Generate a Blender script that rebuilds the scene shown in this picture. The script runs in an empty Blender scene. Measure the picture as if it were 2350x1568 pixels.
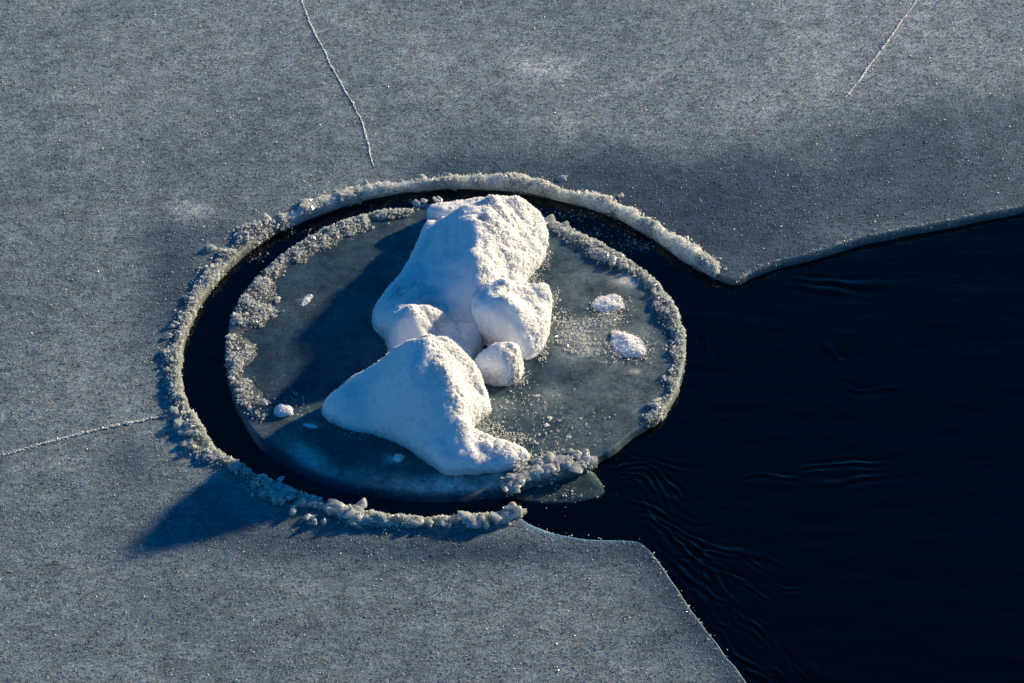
import bpy, math, random
import numpy as np
from mathutils import Vector, geometry

random.seed(7)
RNG = np.random.default_rng(11)
SC = bpy.context.scene
COL = SC.collection

# ------------------------------------------------------------------ camera, sky, sun, exposure
PITCH = math.radians(40.0)
DIST = 13.06
cam_d = bpy.data.cameras.new('camera')
cam = bpy.data.objects.new('camera', cam_d)
COL.objects.link(cam)
cam.location = (0, -DIST * math.cos(PITCH), DIST * math.sin(PITCH))
cam.rotation_euler = (math.pi / 2 - PITCH, 0, 0)
cam_d.lens = 100
cam_d.sensor_width = 36
cam_d.clip_end = 500
SC.camera = cam

SUN_ELEV = math.radians(13.3)
SUN_DIR = (0.80, 0.60)                       # towards the sun, on the ground plane
world = bpy.data.worlds.new('World')
SC.world = world
world.use_nodes = True
wn = world.node_tree
bg = wn.nodes['Background']
sky = wn.nodes.new('ShaderNodeTexSky')
sky.sky_type = 'NISHITA'
sky.sun_disc = False
sky.sun_elevation = SUN_ELEV
sky.sun_rotation = math.atan2(SUN_DIR[0], SUN_DIR[1])
sky.air_density = 1.0
sky.dust_density = 0.2
sky.ozone_density = 6.0
hs = wn.nodes.new('ShaderNodeHueSaturation')
hs.inputs['Saturation'].default_value = 1.4
wn.links.new(sky.outputs[0], hs.inputs['Color'])
wn.links.new(hs.outputs[0], bg.inputs[0])
bg.inputs[1].default_value = 0.078

sun_d = bpy.data.lights.new('sun', 'SUN')
sun = bpy.data.objects.new('sun', sun_d)
COL.objects.link(sun)
sun_d.energy = 5.0
sun_d.angle = math.radians(2.0)
sun_d.color = (1.0, 0.805, 0.525)
_sd = Vector((SUN_DIR[0] * math.cos(SUN_ELEV), SUN_DIR[1] * math.cos(SUN_ELEV), math.sin(SUN_ELEV)))
sun.rotation_euler = _sd.to_track_quat('Z', 'Y').to_euler()
sun.location = (6, 5, 6)

SC.view_settings.view_transform = 'Standard'
SC.view_settings.look = 'None'
SC.view_settings.exposure = 1.0
SC.view_settings.gamma = 1.0
SC.view_settings.use_curve_mapping = False
SC.cycles.use_denoising = True
SC.cycles.denoiser = 'OPENIMAGEDENOISE'
SC.cycles.denoising_input_passes = 'RGB_ALBEDO_NORMAL'
SC.cycles.max_bounces = 8
SC.cycles.diffuse_bounces = 3
SC.cycles.glossy_bounces = 3
SC.cycles.transmission_bounces = 6
SC.cycles.transparent_max_bounces = 12
SC.cycles.sample_clamp_indirect = 4.0
SC.cycles.caustics_reflective = False
SC.cycles.caustics_refractive = False

# ------------------------------------------------------------------ measuring helpers
CAMP = np.array(cam.location)
FWD = np.array([0, math.cos(PITCH), -math.sin(PITCH)])
UPV = np.array([0, math.sin(PITCH), math.cos(PITCH)])
IW, IH = 2350.0, 1568.0


def at(X, Y, z=0.0):
    """survey: the point of height z that was sighted at X, Y"""
    a = (X - IW / 2) / IW * 0.36
    b = -(Y - IH / 2) / IW * 0.36
    d = FWD + np.array([a, 0, 0]) + UPV * b
    t = (z - CAMP[2]) / d[2]
    return CAMP + d * t


def ats(pts, z=0.0):
    return np.array([at(p[0], p[1], z)[:2] for p in pts])


def sight(x, y, z):
    v = np.stack([x - CAMP[0], y - CAMP[1], np.zeros_like(x) + z - CAMP[2]], -1)
    f = v @ FWD
    return IW / 2 + v[..., 0] / f / 0.36 * IW, IH / 2 - (v @ UPV) / f / 0.36 * IW


_perm = np.random.default_rng(3).permutation(256)
_perm = np.concatenate([_perm, _perm])
_g = np.random.default_rng(4).normal(size=(256, 3))
_g /= np.linalg.norm(_g, axis=1)[:, None]


def perlin(x, y, z=0.0):
    x, y, z = np.broadcast_arrays(np.asarray(x, float), np.asarray(y, float), np.asarray(z, float))
    xi, yi, zi = np.floor(x).astype(int), np.floor(y).astype(int), np.floor(z).astype(int)
    xf, yf, zf = x - xi, y - yi, z - zi
    f = lambda t: t * t * t * (t * (t * 6 - 15) + 10)
    u, v, w = f(xf), f(yf), f(zf)

    def gr(i, j, k):
        h = _perm[(_perm[(_perm[(xi + i) & 255] + yi + j) & 255] + zi + k) & 255]
        g = _g[h]
        return g[..., 0] * (xf - i) + g[..., 1] * (yf - j) + g[..., 2] * (zf - k)
    l = lambda a, b, t: a + t * (b - a)
    return l(l(l(gr(0, 0, 0), gr(1, 0, 0), u), l(gr(0, 1, 0), gr(1, 1, 0), u), v),
             l(l(gr(0, 0, 1), gr(1, 0, 1), u), l(gr(0, 1, 1), gr(1, 1, 1), u), v), w)


def fbm(x, y, z=0.0, o=3):
    s, a = 0, 1.0
    for i in range(o):
        s = s + a * perlin(x * 2 ** i + 17 * i, y * 2 ** i, z * 2 ** i + 5 * i)
        a *= 0.5
    return s


def sstep(a, b, x):
    t = np.clip((x - a) / (b - a), 0, 1)
    return t * t * (3 - 2 * t)


def chaikin(p, n=2, closed=True):
    p = np.asarray(p, float)
    for _ in range(n):
        q = np.roll(p, -1, 0) if closed else p[1:]
        b = p if closed else p[:-1]
        r = np.empty((2 * len(b), p.shape[1]))
        r[0::2] = b * .75 + q * .25
        r[1::2] = b * .25 + q * .75
        p = r if closed else np.vstack([p[:1], r, p[-1:]])
    return p


def resample(p, step):
    p = np.asarray(p, float)
    d = np.r_[0, np.cumsum(np.linalg.norm(np.diff(p[:, :2], axis=0), axis=1))]
    s = np.linspace(0, d[-1], max(3, int(d[-1] / step)))
    return np.stack([np.interp(s, d, p[:, k]) for k in range(p.shape[1])], 1), s


# ------------------------------------------------------------------ mesh helpers
def link_mesh(name, V, F, m=None, parent=None, smooth=False):
    V = np.ascontiguousarray(V, np.float32)
    me = bpy.data.meshes.new(name)
    F = np.ascontiguousarray(F, np.int32)
    n, k = F.shape
    me.vertices.add(len(V))
    me.vertices.foreach_set('co', V.ravel())
    me.loops.add(n * k)
    me.loops.foreach_set('vertex_index', F.ravel())
    me.polygons.add(n)
    me.polygons.foreach_set('loop_start', np.arange(0, n * k, k, dtype=np.int32))
    me.polygons.foreach_set('use_smooth', np.full(n, smooth))
    me.update(calc_edges=True)
    me.validate()
    o = bpy.data.objects.new(name, me)
    COL.objects.link(o)
    if m:
        me.materials.append(m)
    if parent:
        o.parent = parent
    return o


def empty(name):
    o = bpy.data.objects.new(name, None)
    o.empty_display_size = 0.05
    COL.objects.link(o)
    return o


def tag(o, label=None, cat=None, group=None, kind=None):
    if label: o['label'] = label
    if cat: o['category'] = cat
    if group: o['group'] = group
    if kind: o['kind'] = kind
    return o


def attr(o, name, vals):
    a = o.data.attributes.new(name, 'FLOAT', 'POINT')
    a.data.foreach_set('value', np.ascontiguousarray(vals, np.float32))


def tris(F):
    F = np.asarray(F)
    return F if F.shape[1] == 3 else np.vstack([F[:, [0, 1, 2]], F[:, [0, 2, 3]]])


def sample(V, F, n, weight=None):
    T = tris(F)
    a, b, c = V[T[:, 0]], V[T[:, 1]], V[T[:, 2]]
    nr = np.cross(b - a, c - a)
    ar = np.linalg.norm(nr, axis=1) + 1e-12
    w = ar if weight is None else ar * weight[T].mean(1)
    i = RNG.choice(len(T), n, p=w / w.sum())
    r1, r2 = np.sqrt(RNG.random(n)), RNG.random(n)
    p = a[i] * (1 - r1)[:, None] + b[i] * (r1 * (1 - r2))[:, None] + c[i] * (r1 * r2)[:, None]
    return p, nr[i] / ar[i][:, None]


_OCT_V = np.array([[1, 0, 0], [-1, 0, 0], [0, 1, 0], [0, -1, 0], [0, 0, 1], [0, 0, -1]], float)
_OCT_F = np.array([[0, 2, 4], [2, 1, 4], [1, 3, 4], [3, 0, 4], [2, 0, 5], [1, 2, 5], [3, 1, 5], [0, 3, 5]])
_TET_V = np.array([[1, 1, 1], [-1, -1, 1], [-1, 1, -1], [1, -1, -1]], float) * .7
_TET_F = np.array([[0, 1, 2], [0, 3, 1], [0, 2, 3], [1, 3, 2]])


def crystals(P, size, shape='oct', aspect=(.5, 1.4), stretch=None):
    """small solid ice crystals, each turned its own way"""
    bv, bf = (_OCT_V, _OCT_F) if shape == 'oct' else (_TET_V, _TET_F)
    n = len(P)
    q = RNG.normal(size=(n, 4))
    q /= np.linalg.norm(q, axis=1)[:, None]
    w, x, y, z = q.T
    R = np.stack([np.stack([1 - 2 * (y * y + z * z), 2 * (x * y - z * w), 2 * (x * z + y * w)], -1),
                  np.stack([2 * (x * y + z * w), 1 - 2 * (x * x + z * z), 2 * (y * z - x * w)], -1),
                  np.stack([2 * (x * z - y * w), 2 * (y * z + x * w), 1 - 2 * (x * x + y * y)], -1)], 1)
    s = RNG.uniform(aspect[0], aspect[1], (n, 1, 3)) * np.reshape(size, (n, 1, 1)) * .5
    if stretch is not None:
        s = s * stretch
    v = bv[None] * s * RNG.uniform(.8, 1.2, (n, len(bv), 1))
    V = np.einsum('nij,nkj->nki', R, v) + P[:, None, :]
    F = bf[None] + (np.arange(n) * len(bv))[:, None, None]
    return V.reshape(-1, 3), F.reshape(-1, 3)


def logsize(n, mean, sig=.35, lo=.4, hi=2.6):
    return mean * np.clip(np.exp(RNG.normal(0, sig, n)), lo, hi)


# ------------------------------------------------------------------ materials
def mat(name):
    m = bpy.data.materials.new(name)
    m.use_nodes = True
    return m, m.node_tree.nodes, m.node_tree.links, m.node_tree.nodes['Principled BSDF']


def node(N, t, **kw):
    n = N.new(t)
    for k, v in kw.items():
        if k in n.inputs:
            n.inputs[k].default_value = v
        else:
            setattr(n, k, v)
    return n


def ramp(N, L, src, stops):
    r = N.new('ShaderNodeValToRGB')
    while len(r.color_ramp.elements) < len(stops):
        r.color_ramp.elements.new(.5)
    for e, (p, c) in zip(r.color_ramp.elements, stops):
        e.position = p
        e.color = (c, c, c, 1) if isinstance(c, (int, float)) else (*c, 1)
    L.new(src, r.inputs[0])
    return r.outputs[0]


def mixc(N, L, f, a, b, mode='MIX'):
    m = N.new('ShaderNodeMix')
    m.data_type = 'RGBA'
    m.blend_type = mode
    for s, v in ((0, f), (6, a), (7, b)):
        if hasattr(v, 'links'):
            L.new(v, m.inputs[s])
        elif isinstance(v, (int, float)):
            m.inputs[s].default_value = v if s == 0 else (v, v, v, 1)
        else:
            m.inputs[s].default_value = (*v, 1)
    return m.outputs[2]


def ntex(N, L, co, scale, detail=2.0, rough=.5):
    n = node(N, 'ShaderNodeTexNoise', Scale=scale, Detail=detail, Roughness=rough)
    L.new(co, n.inputs['Vector'])
    return n.outputs[0]


def bump(N, L, h, s, d, nrm=None):
    b = node(N, 'ShaderNodeBump', Strength=s, Distance=d)
    L.new(h, b.inputs['Height'])
    if nrm: L.new(nrm, b.inputs['Normal'])
    return b.outputs[0]


def let_through(m, N, L, fac):
    """clear ice: part of the light goes straight through"""
    out = N['Material Output'].inputs[0]
    src = out.links[0].from_socket
    t = node(N, 'ShaderNodeBsdfTransparent', Color=(.92, .97, .95, 1))
    mx = node(N, 'ShaderNodeMixShader', Fac=fac)
    L.new(src, mx.inputs[1])
    L.new(t.outputs[0], mx.inputs[2])
    L.new(mx.outputs[0], out)


def add_translucent(m, N, L, b, fac, col):
    t = node(N, 'ShaderNodeBsdfTranslucent', Color=(*col, 1))
    mx = node(N, 'ShaderNodeMixShader', Fac=fac)
    L.new(b.outputs[0], mx.inputs[1])
    L.new(t.outputs[0], mx.inputs[2])
    L.new(mx.outputs[0], N['Material Output'].inputs[0])


def snow_material():
    m, N, L, b = mat('snow')
    co = N.new('ShaderNodeTexCoord').outputs['Object']
    c = ramp(N, L, ntex(N, L, co, 160, 3), [(.3, (.76, .78, .80)), (.7, (.90, .90, .89))])
    L.new(c, b.inputs['Base Color'])
    b.inputs['Roughness'].default_value = .75
    b.inputs['Specular IOR Level'].default_value = .3
    h = ntex(N, L, co, 190, 3, .65)
    L.new(bump(N, L, h, .35, .004), b.inputs['Normal'])
    b.inputs['Subsurface Weight'].default_value = .85
    b.inputs['Subsurface Radius'].default_value = (.026, .028, .032)
    b.inputs['Subsurface Scale'].default_value = 1.0
    return m


def grain_material(name, lo, hi, rough, tr, spec=.5, clear=0.0):
    m, N, L, b = mat(name)
    g = N.new('ShaderNodeNewGeometry')
    mid = tuple(a * .40 + b_ * .60 for a, b_ in zip(lo, hi))
    c = ramp(N, L, g.outputs['Random Per Island'], [(0, lo), (.55, mid), (.74, hi), (1, hi)])
    L.new(c, b.inputs['Base Color'])
    b.inputs['Roughness'].default_value = rough
    b.inputs['Specular IOR Level'].default_value = spec
    add_translucent(m, N, L, b, tr, hi)
    if clear:
        let_through(m, N, L, clear)
    return m


def ice_ground():
    m, N, L, b = mat('frosted_ice')
    co = N.new('ShaderNodeTexCoord').outputs['Object']
    fr = node(N, 'ShaderNodeAttribute', attribute_name='frost').outputs['Fac']  # frost, on sheet and floe together with painted-in light and shade
    n1 = ntex(N, L, co, 95, 4, .7)
    n2 = ntex(N, L, co, 9, 4, .6)
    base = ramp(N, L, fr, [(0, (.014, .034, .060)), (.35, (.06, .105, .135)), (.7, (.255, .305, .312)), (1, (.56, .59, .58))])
    mp = node(N, 'ShaderNodeMapping')
    mp.inputs['Scale'].default_value = (.6, 1.2, 1)
    L.new(co, mp.inputs[0])
    n3 = ntex(N, L, mp.outputs[0], 34, 4, .75)
    v1 = ramp(N, L, n1, [(.30, .6), (.5, .95), (.70, 1.6)])
    v2 = mixc(N, L, 1.0, ramp(N, L, n2, [(.3, .70), (.7, 1.30)]), ramp(N, L, n3, [(.3, .55), (.7, 1.45)]), 'MULTIPLY')
    c = mixc(N, L, 1.0, mixc(N, L, 1.0, base, v1, 'MULTIPLY'), v2, 'MULTIPLY')
    L.new(c, b.inputs['Base Color'])
    b.inputs['Roughness'].default_value = .5
    b.inputs['IOR'].default_value = 1.31
    b.inputs['Subsurface Weight'].default_value = .55
    b.inputs['Subsurface Radius'].default_value = (.02, .06, .11)
    b.inputs['Subsurface Scale'].default_value = 1.0
    L.new(bump(N, L, n1, .6, .005), b.inputs['Normal'])
    return m


def floe_ice():
    m, N, L, b = mat('floe_ice')
    co = N.new('ShaderNodeTexCoord').outputs['Object']
    fr = node(N, 'ShaderNodeAttribute', attribute_name='frost').outputs['Fac']
    n1 = ntex(N, L, co, 80, 4, .7)
    n2 = ntex(N, L, co, 6, 5, .65)
    n3 = ntex(N, L, co, 22, 4, .7)
    ad = node(N, 'ShaderNodeMath', operation='MULTIPLY_ADD')
    L.new(n3, ad.inputs[0])
    ad.inputs[1].default_value = .42
    sub = node(N, 'ShaderNodeMath', operation='SUBTRACT')
    L.new(fr, sub.inputs[0])
    sub.inputs[1].default_value = .21
    L.new(sub.outputs[0], ad.inputs[2])
    base = ramp(N, L, ad.outputs[0], [(0, (.005, .022, .046)), (.4, (.055, .092, .108)), (.7, (.19, .225, .215)), (1, (.64, .64, .60))])
    v1 = ramp(N, L, n1, [(.30, .55), (.70, 1.5)])
    v2 = ramp(N, L, n2, [(.3, .55), (.7, 1.5)])
    c = mixc(N, L, 1.0, mixc(N, L, 1.0, base, v1, 'MULTIPLY'), v2, 'MULTIPLY')
    # trapped bubbles
    vo = node(N, 'ShaderNodeTexVoronoi', Scale=46.0)
    L.new(co, vo.inputs['Vector'])
    dot = ramp(N, L, vo.outputs['Distance'], [(.10, 1), (.24, 0)])
    some = ramp(N, L, ntex(N, L, co, 4.5, 3), [(.52, 0), (.66, .55)])
    mk = node(N, 'ShaderNodeMath', operation='MULTIPLY')
    L.new(dot, mk.inputs[0])
    L.new(some, mk.inputs[1])
    c = mixc(N, L, mk.outputs[0], c, (.45, .47, .45))
    L.new(c, b.inputs['Base Color'])
    L.new(ramp(N, L, n2, [(.35, .16), (.65, .42)]), b.inputs['Roughness'])
    b.inputs['IOR'].default_value = 1.31
    b.inputs['Subsurface Weight'].default_value = .8
    b.inputs['Subsurface Radius'].default_value = (.02, .08, .16)
    b.inputs['Subsurface Scale'].default_value = 1.0
    L.new(bump(N, L, n3, .25, .006, bump(N, L, n1, .3, .004)), b.inputs['Normal'])
    return m


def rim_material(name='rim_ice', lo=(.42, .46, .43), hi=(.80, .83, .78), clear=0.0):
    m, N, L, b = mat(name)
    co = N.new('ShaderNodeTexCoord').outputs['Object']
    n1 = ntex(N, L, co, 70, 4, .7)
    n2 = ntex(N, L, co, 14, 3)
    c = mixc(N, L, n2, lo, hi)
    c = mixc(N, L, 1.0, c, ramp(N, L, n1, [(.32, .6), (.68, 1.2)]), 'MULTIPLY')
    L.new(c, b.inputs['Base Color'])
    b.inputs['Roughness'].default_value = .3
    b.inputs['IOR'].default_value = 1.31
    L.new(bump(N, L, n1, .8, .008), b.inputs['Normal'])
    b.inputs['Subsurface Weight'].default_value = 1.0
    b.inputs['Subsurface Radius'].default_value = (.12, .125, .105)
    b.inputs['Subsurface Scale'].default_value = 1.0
    if clear:
        let_through(m, N, L, clear)
    return m


def clear_ice():
    m, N, L, b = mat('clear_ice')
    co = N.new('ShaderNodeTexCoord').outputs['Object']
    n1 = ntex(N, L, co, 60, 4, .65)
    c = ramp(N, L, n1, [(.3, (.34, .38, .37)), (.7, (.84, .84, .80))])
    L.new(c, b.inputs['Base Color'])
    b.inputs['Roughness'].default_value = .12
    b.inputs['IOR'].default_value = 1.31
    b.inputs['Transmission Weight'].default_value = .15
    b.inputs['Subsurface Weight'].default_value = .6
    b.inputs['Subsurface Radius'].default_value = (.03, .03, .028)
    b.inputs['Subsurface Scale'].default_value = 1.0
    L.new(bump(N, L, n1, .5, .006), b.inputs['Normal'])
    let_through(m, N, L, .34)
    return m


def water_material():
    m, N, L, b = mat('water')
    N.remove(b)
    co = N.new('ShaderNodeTexCoord').outputs['Object']
    mp = node(N, 'ShaderNodeMapping')
    mp.inputs['Rotation'].default_value = (0, 0, math.radians(-12))
    mp.inputs['Scale'].default_value = (.45, 1.6, 1)
    L.new(co, mp.inputs[0])
    nr = bump(N, L, ntex(N, L, mp.outputs[0], 5.0, 4, .55), .35, .02)
    gl = node(N, 'ShaderNodeBsdfGlossy', Roughness=.03)
    tr = node(N, 'ShaderNodeBsdfTransparent', Color=(.30, .36, .40, 1))
    fs = node(N, 'ShaderNodeFresnel', IOR=1.333)
    mx = N.new('ShaderNodeMixShader')
    L.new(nr, gl.inputs['Normal'])
    L.new(nr, fs.inputs['Normal'])
    L.new(fs.outputs[0], mx.inputs[0])
    L.new(tr.outputs[0], mx.inputs[1])
    L.new(gl.outputs[0], mx.inputs[2])
    L.new(mx.outputs[0], N['Material Output'].inputs['Surface'])
    ab = node(N, 'ShaderNodeVolumeAbsorption', Color=(.0, .10, .22, 1), Density=9.0)
    L.new(ab.outputs[0], N['Material Output'].inputs['Volume'])
    return m


def bed_material():
    m, N, L, b = mat('lake_bed')
    co = N.new('ShaderNodeTexCoord').outputs['Object']
    L.new(ramp(N, L, ntex(N, L, co, .8, 4), [(.3, (.02, .03, .04)), (.7, (.05, .06, .06))]), b.inputs['Base Color'])
    return m


M_SNOW = snow_material()
M_SNOWG = M_SNOW
M_GRAIN = grain_material('ice_grain', (.26, .28, .28), (.97, .96, .93), .10, .45, .7, .32)
M_FROST = grain_material('frost_grain', (.13, .16, .18), (.60, .63, .62), .36, .25, .32)
M_ICE = ice_ground()
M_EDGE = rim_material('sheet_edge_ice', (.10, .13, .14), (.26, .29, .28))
M_FLOE = floe_ice()
M_RIM = rim_material('rim_ice', (.07, .10, .105), (.34, .38, .36), .30)
M_PALE = rim_material('pale_rim_ice', (.42, .46, .43), (.80, .83, .78))
M_CLEAR = clear_ice()
M_WATER = water_material()
M_BED = bed_material()

# ------------------------------------------------------------------ the shape of the opening
WZ = -0.04
OPEN = [(1690, 655), (1665, 645), (1640, 635), (1590, 608), (1545, 580), (1500, 545), (1450, 515), (1400, 492),
        (1350, 475), (1300, 462), (1250, 450), (1200, 441), (1150, 434), (1080, 430), (1000, 432), (930, 440),
        (860, 452), (800, 468), (740, 487), (690, 507), (640, 530), (590, 560), (540, 600), (500, 640), (465, 685),
        (440, 730), (420, 780), (410, 830), (408, 870), (415, 910), (430, 940), (455, 975), (475, 1010), (500, 1045),
        (530, 1060), (560, 1075), (590, 1100), (640, 1118), (690, 1138), (740, 1152), (790, 1165), (850, 1183),
        (900, 1192), (950, 1193), (1000, 1194), (1060, 1192), (1110, 1190), (1160, 1184), (1195, 1188), (1210, 1204),
        (1260, 1222), (1320, 1236), (1400, 1241), (1460, 1243)]
LOWER = [(1475, 1250), (1490, 1265), (1520, 1305), (1550, 1350), (1590, 1405), (1620, 1450), (1660, 1500), (1710, 1568)]
UPPER = [(2350, 487), (2240, 508), (2160, 525), (2080, 538), (2000, 555), (1920, 575), (1850, 600), (1790, 612),
         (1730, 632)]


def open_pt(X, Y):
    z = WZ * (1 - sstep(760, 1000, Y))
    return at(X, Y, z)[:2]


e_open = np.array([open_pt(*p) for p in OPEN])
e_up = np.array([open_pt(*p) for p in UPPER])
e_low = np.array([open_pt(*p) for p in LOWER])
du = e_up[0] - e_up[3]
dl = e_low[-1] - e_low[-4]
far_up = e_up[0] + du * ((60 - e_up[0][0]) / du[0])
far_low = e_low[-1] + dl * ((-60 - e_low[-1][1]) / dl[1])
edge = np.vstack([e_up, e_open, e_low])
edge, _ = resample(chaikin(edge, 2, False), .025)
edge_n = np.stack([perlin(edge[:, 0] * 9, edge[:, 1] * 9, 3.1), perlin(edge[:, 0] * 9, edge[:, 1] * 9, 8.7)], 1)
edge = edge + edge_n * .012
OUT = np.vstack([[far_up], edge, [far_low], [[-60, -60], [-60, 60], [60, 60]]])


def inside(poly, x, y):
    x, y = np.asarray(x), np.asarray(y)
    r = np.zeros(x.shape, bool)
    x0, y0 = poly[-1]
    for x1, y1 in poly:
        c = ((y1 > y) != (y0 > y)) & (x < (x0 - x1) * (y - y1) / (y0 - y1 + 1e-15) + x1)
        r ^= c
        x0, y0 = x1, y1
    return r


def pdist(path, x, y, closed=True):
    """distance to a polyline"""
    P = np.vstack([path, path[:1]]) if closed else path
    best = np.full(np.shape(x), 1e9)
    for a, b in zip(P[:-1], P[1:]):
        d = b - a
        t = np.clip(((x - a[0]) * d[0] + (y - a[1]) * d[1]) / (d @ d + 1e-15), 0, 1)
        best = np.minimum(best, (x - a[0] - t * d[0]) ** 2 + (y - a[1] - t * d[1]) ** 2)
    return np.sqrt(best)


def frost_shade_of(x, y):
    """paleness of the sheet: frost on clear ice, with some light and shade painted in"""
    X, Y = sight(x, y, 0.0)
    f = .60 + .15 * fbm(x * .9, y * .9, 2.0, 4) + .09 * sstep(480, 60, Y) + .03 + .05 * fbm(x * 5, y * 7, 3.0, 3)  # far ice lifted in tone, standing in for light scattered towards the camera
    # darker, bluer band along the open water, with a soft wavy far edge
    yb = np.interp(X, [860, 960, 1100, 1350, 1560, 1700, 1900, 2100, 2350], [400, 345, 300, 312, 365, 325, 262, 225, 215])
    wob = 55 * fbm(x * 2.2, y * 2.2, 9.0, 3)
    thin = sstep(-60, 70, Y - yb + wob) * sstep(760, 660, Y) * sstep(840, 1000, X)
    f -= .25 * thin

    def blob(bx, by, rx, ry, v, p=2.0):
        nonlocal f
        k = ((X - bx) / rx) ** 2 + ((Y - by) / ry) ** 2
        f = f + v * np.exp(-k ** (p / 2))
    r5 = np.random.default_rng(5)
    for _ in range(34):                                   # faint milky and clear spots all over
        blob(r5.uniform(0, 2350), r5.uniform(0, 1568), r5.uniform(25, 110), r5.uniform(12, 40), r5.choice([-.07, .06, .10]))
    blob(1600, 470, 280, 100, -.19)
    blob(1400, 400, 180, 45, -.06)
    blob(440, 485, 58, 24, .40)
    blob(400, 470, 110, 40, .12)
    blob(1240, 155, 90, 28, .26)
    blob(1000, 130, 60, 25, .10)
    blob(110, 10, 80, 35, .10)
    blob(1350, 285, 70, 16, .10)
    blob(1240, 280, 50, 14, .08)
    blob(1500, 318, 45, 14, .10)
    blob(2010, 540, 120, 30, .12)
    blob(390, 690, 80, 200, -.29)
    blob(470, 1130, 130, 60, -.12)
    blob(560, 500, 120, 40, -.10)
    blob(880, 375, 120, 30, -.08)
    blob(300, 1055, 62, 48, -.24)  # rear peak's cast shadow, painted as a dark blotch
    blob(640, 1225, 230, 65, -.24)  # deepens the front mound's shadow through the ice colour
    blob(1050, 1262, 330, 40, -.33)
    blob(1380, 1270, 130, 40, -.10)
    blob(660, 1335, 90, 25, .06)
    blob(1520, 1400, 90, 150, -.10)
    blob(430, 1050, 70, 50, .04)
    blob(60, 1000, 300, 200, -.03)
    blob(2000, 120, 600, 160, .06)
    k = Y > 1150
    if k.any():
        d = pdist(e_low, np.asarray(x)[k], np.asarray(y)[k], False)
        f[k] -= .44 * np.exp(-d / .085)
    return np.clip(f, 0.02, 1)


# ------------------------------------------------------------------ ice sheet
def build_ice_sheet():
    nb = len(OUT)
    gx, gy = np.meshgrid(np.arange(-2.9, 2.95, .055), np.arange(-2.9, 3.6, .055))
    gx = gx + RNG.uniform(-.012, .012, gx.shape)
    gy = gy + RNG.uniform(-.012, .012, gy.shape)
    gx, gy = gx.ravel(), gy.ravel()
    k = inside(OUT, gx, gy) & (pdist(edge, gx, gy, False) > .02)
    gx, gy = gx[k], gy[k]
    co = [Vector((float(a), float(b))) for a, b in OUT] + [Vector((float(a), float(b))) for a, b in zip(gx, gy)]
    r = geometry.delaunay_2d_cdt(co, [], [list(range(nb))], 1, 1e-6)
    V2 = np.array([tuple(v) for v in r[0]])
    F = np.array(r[2])
    a, b, c = V2[F[:, 0]], V2[F[:, 1]], V2[F[:, 2]]
    flip = ((b - a)[:, 0] * (c - a)[:, 1] - (b - a)[:, 1] * (c - a)[:, 0]) < 0
    F[flip] = F[flip][:, ::-1]
    z = .006 * fbm(V2[:, 0] * 1.6, V2[:, 1] * 1.6, 1.0, 2)
    V = np.column_stack([V2, z])
    fr = frost_shade_of(V2[:, 0], V2[:, 1])
    # the side of the sheet, down into the water
    ev = np.vstack([[far_up], edge, [far_low]])
    n = len(ev)
    ze = .006 * fbm(ev[:, 0] * 1.6, ev[:, 1] * 1.6, 1.0, 2)
    nv = np.gradient(ev, axis=0)
    nv = np.stack([-nv[:, 1], nv[:, 0]], 1)
    nv /= np.linalg.norm(nv, axis=1)[:, None]
    prof = [(0, 0), (.006, -.008), (.009, -.025), (.014, -.05), (.045, -.09), (.02, -.20)]
    rows, F2, off = [], [], len(V)
    for u, dz in prof:
        rows.append(np.column_stack([ev + nv * u, ze + dz]))
    for i in range(len(prof) - 1):
        a = off + i * n + np.arange(n - 1)
        F2.append(np.column_stack([a, a + n, a + n + 1]))
        F2.append(np.column_stack([a, a + n + 1, a + 1]))
    V = np.vstack([V] + rows)
    fe = np.clip(frost_shade_of(ev[:, 0], ev[:, 1]) * .6 + .38, 0, 1)
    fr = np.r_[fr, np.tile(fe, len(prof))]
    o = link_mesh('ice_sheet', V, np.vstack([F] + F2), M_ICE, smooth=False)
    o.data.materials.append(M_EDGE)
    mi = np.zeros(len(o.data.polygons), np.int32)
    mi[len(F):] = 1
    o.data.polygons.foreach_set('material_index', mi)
    attr(o, 'frost', fr)  # frost together with the painted-in light and shade
    tag(o, 'grey frosted lake ice surrounding the round floe', kind='structure')
    return V[:off], F


SHEET_V, SHEET_F = build_ice_sheet()

# ------------------------------------------------------------------ water and lake bed
RIPPLES = []


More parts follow.
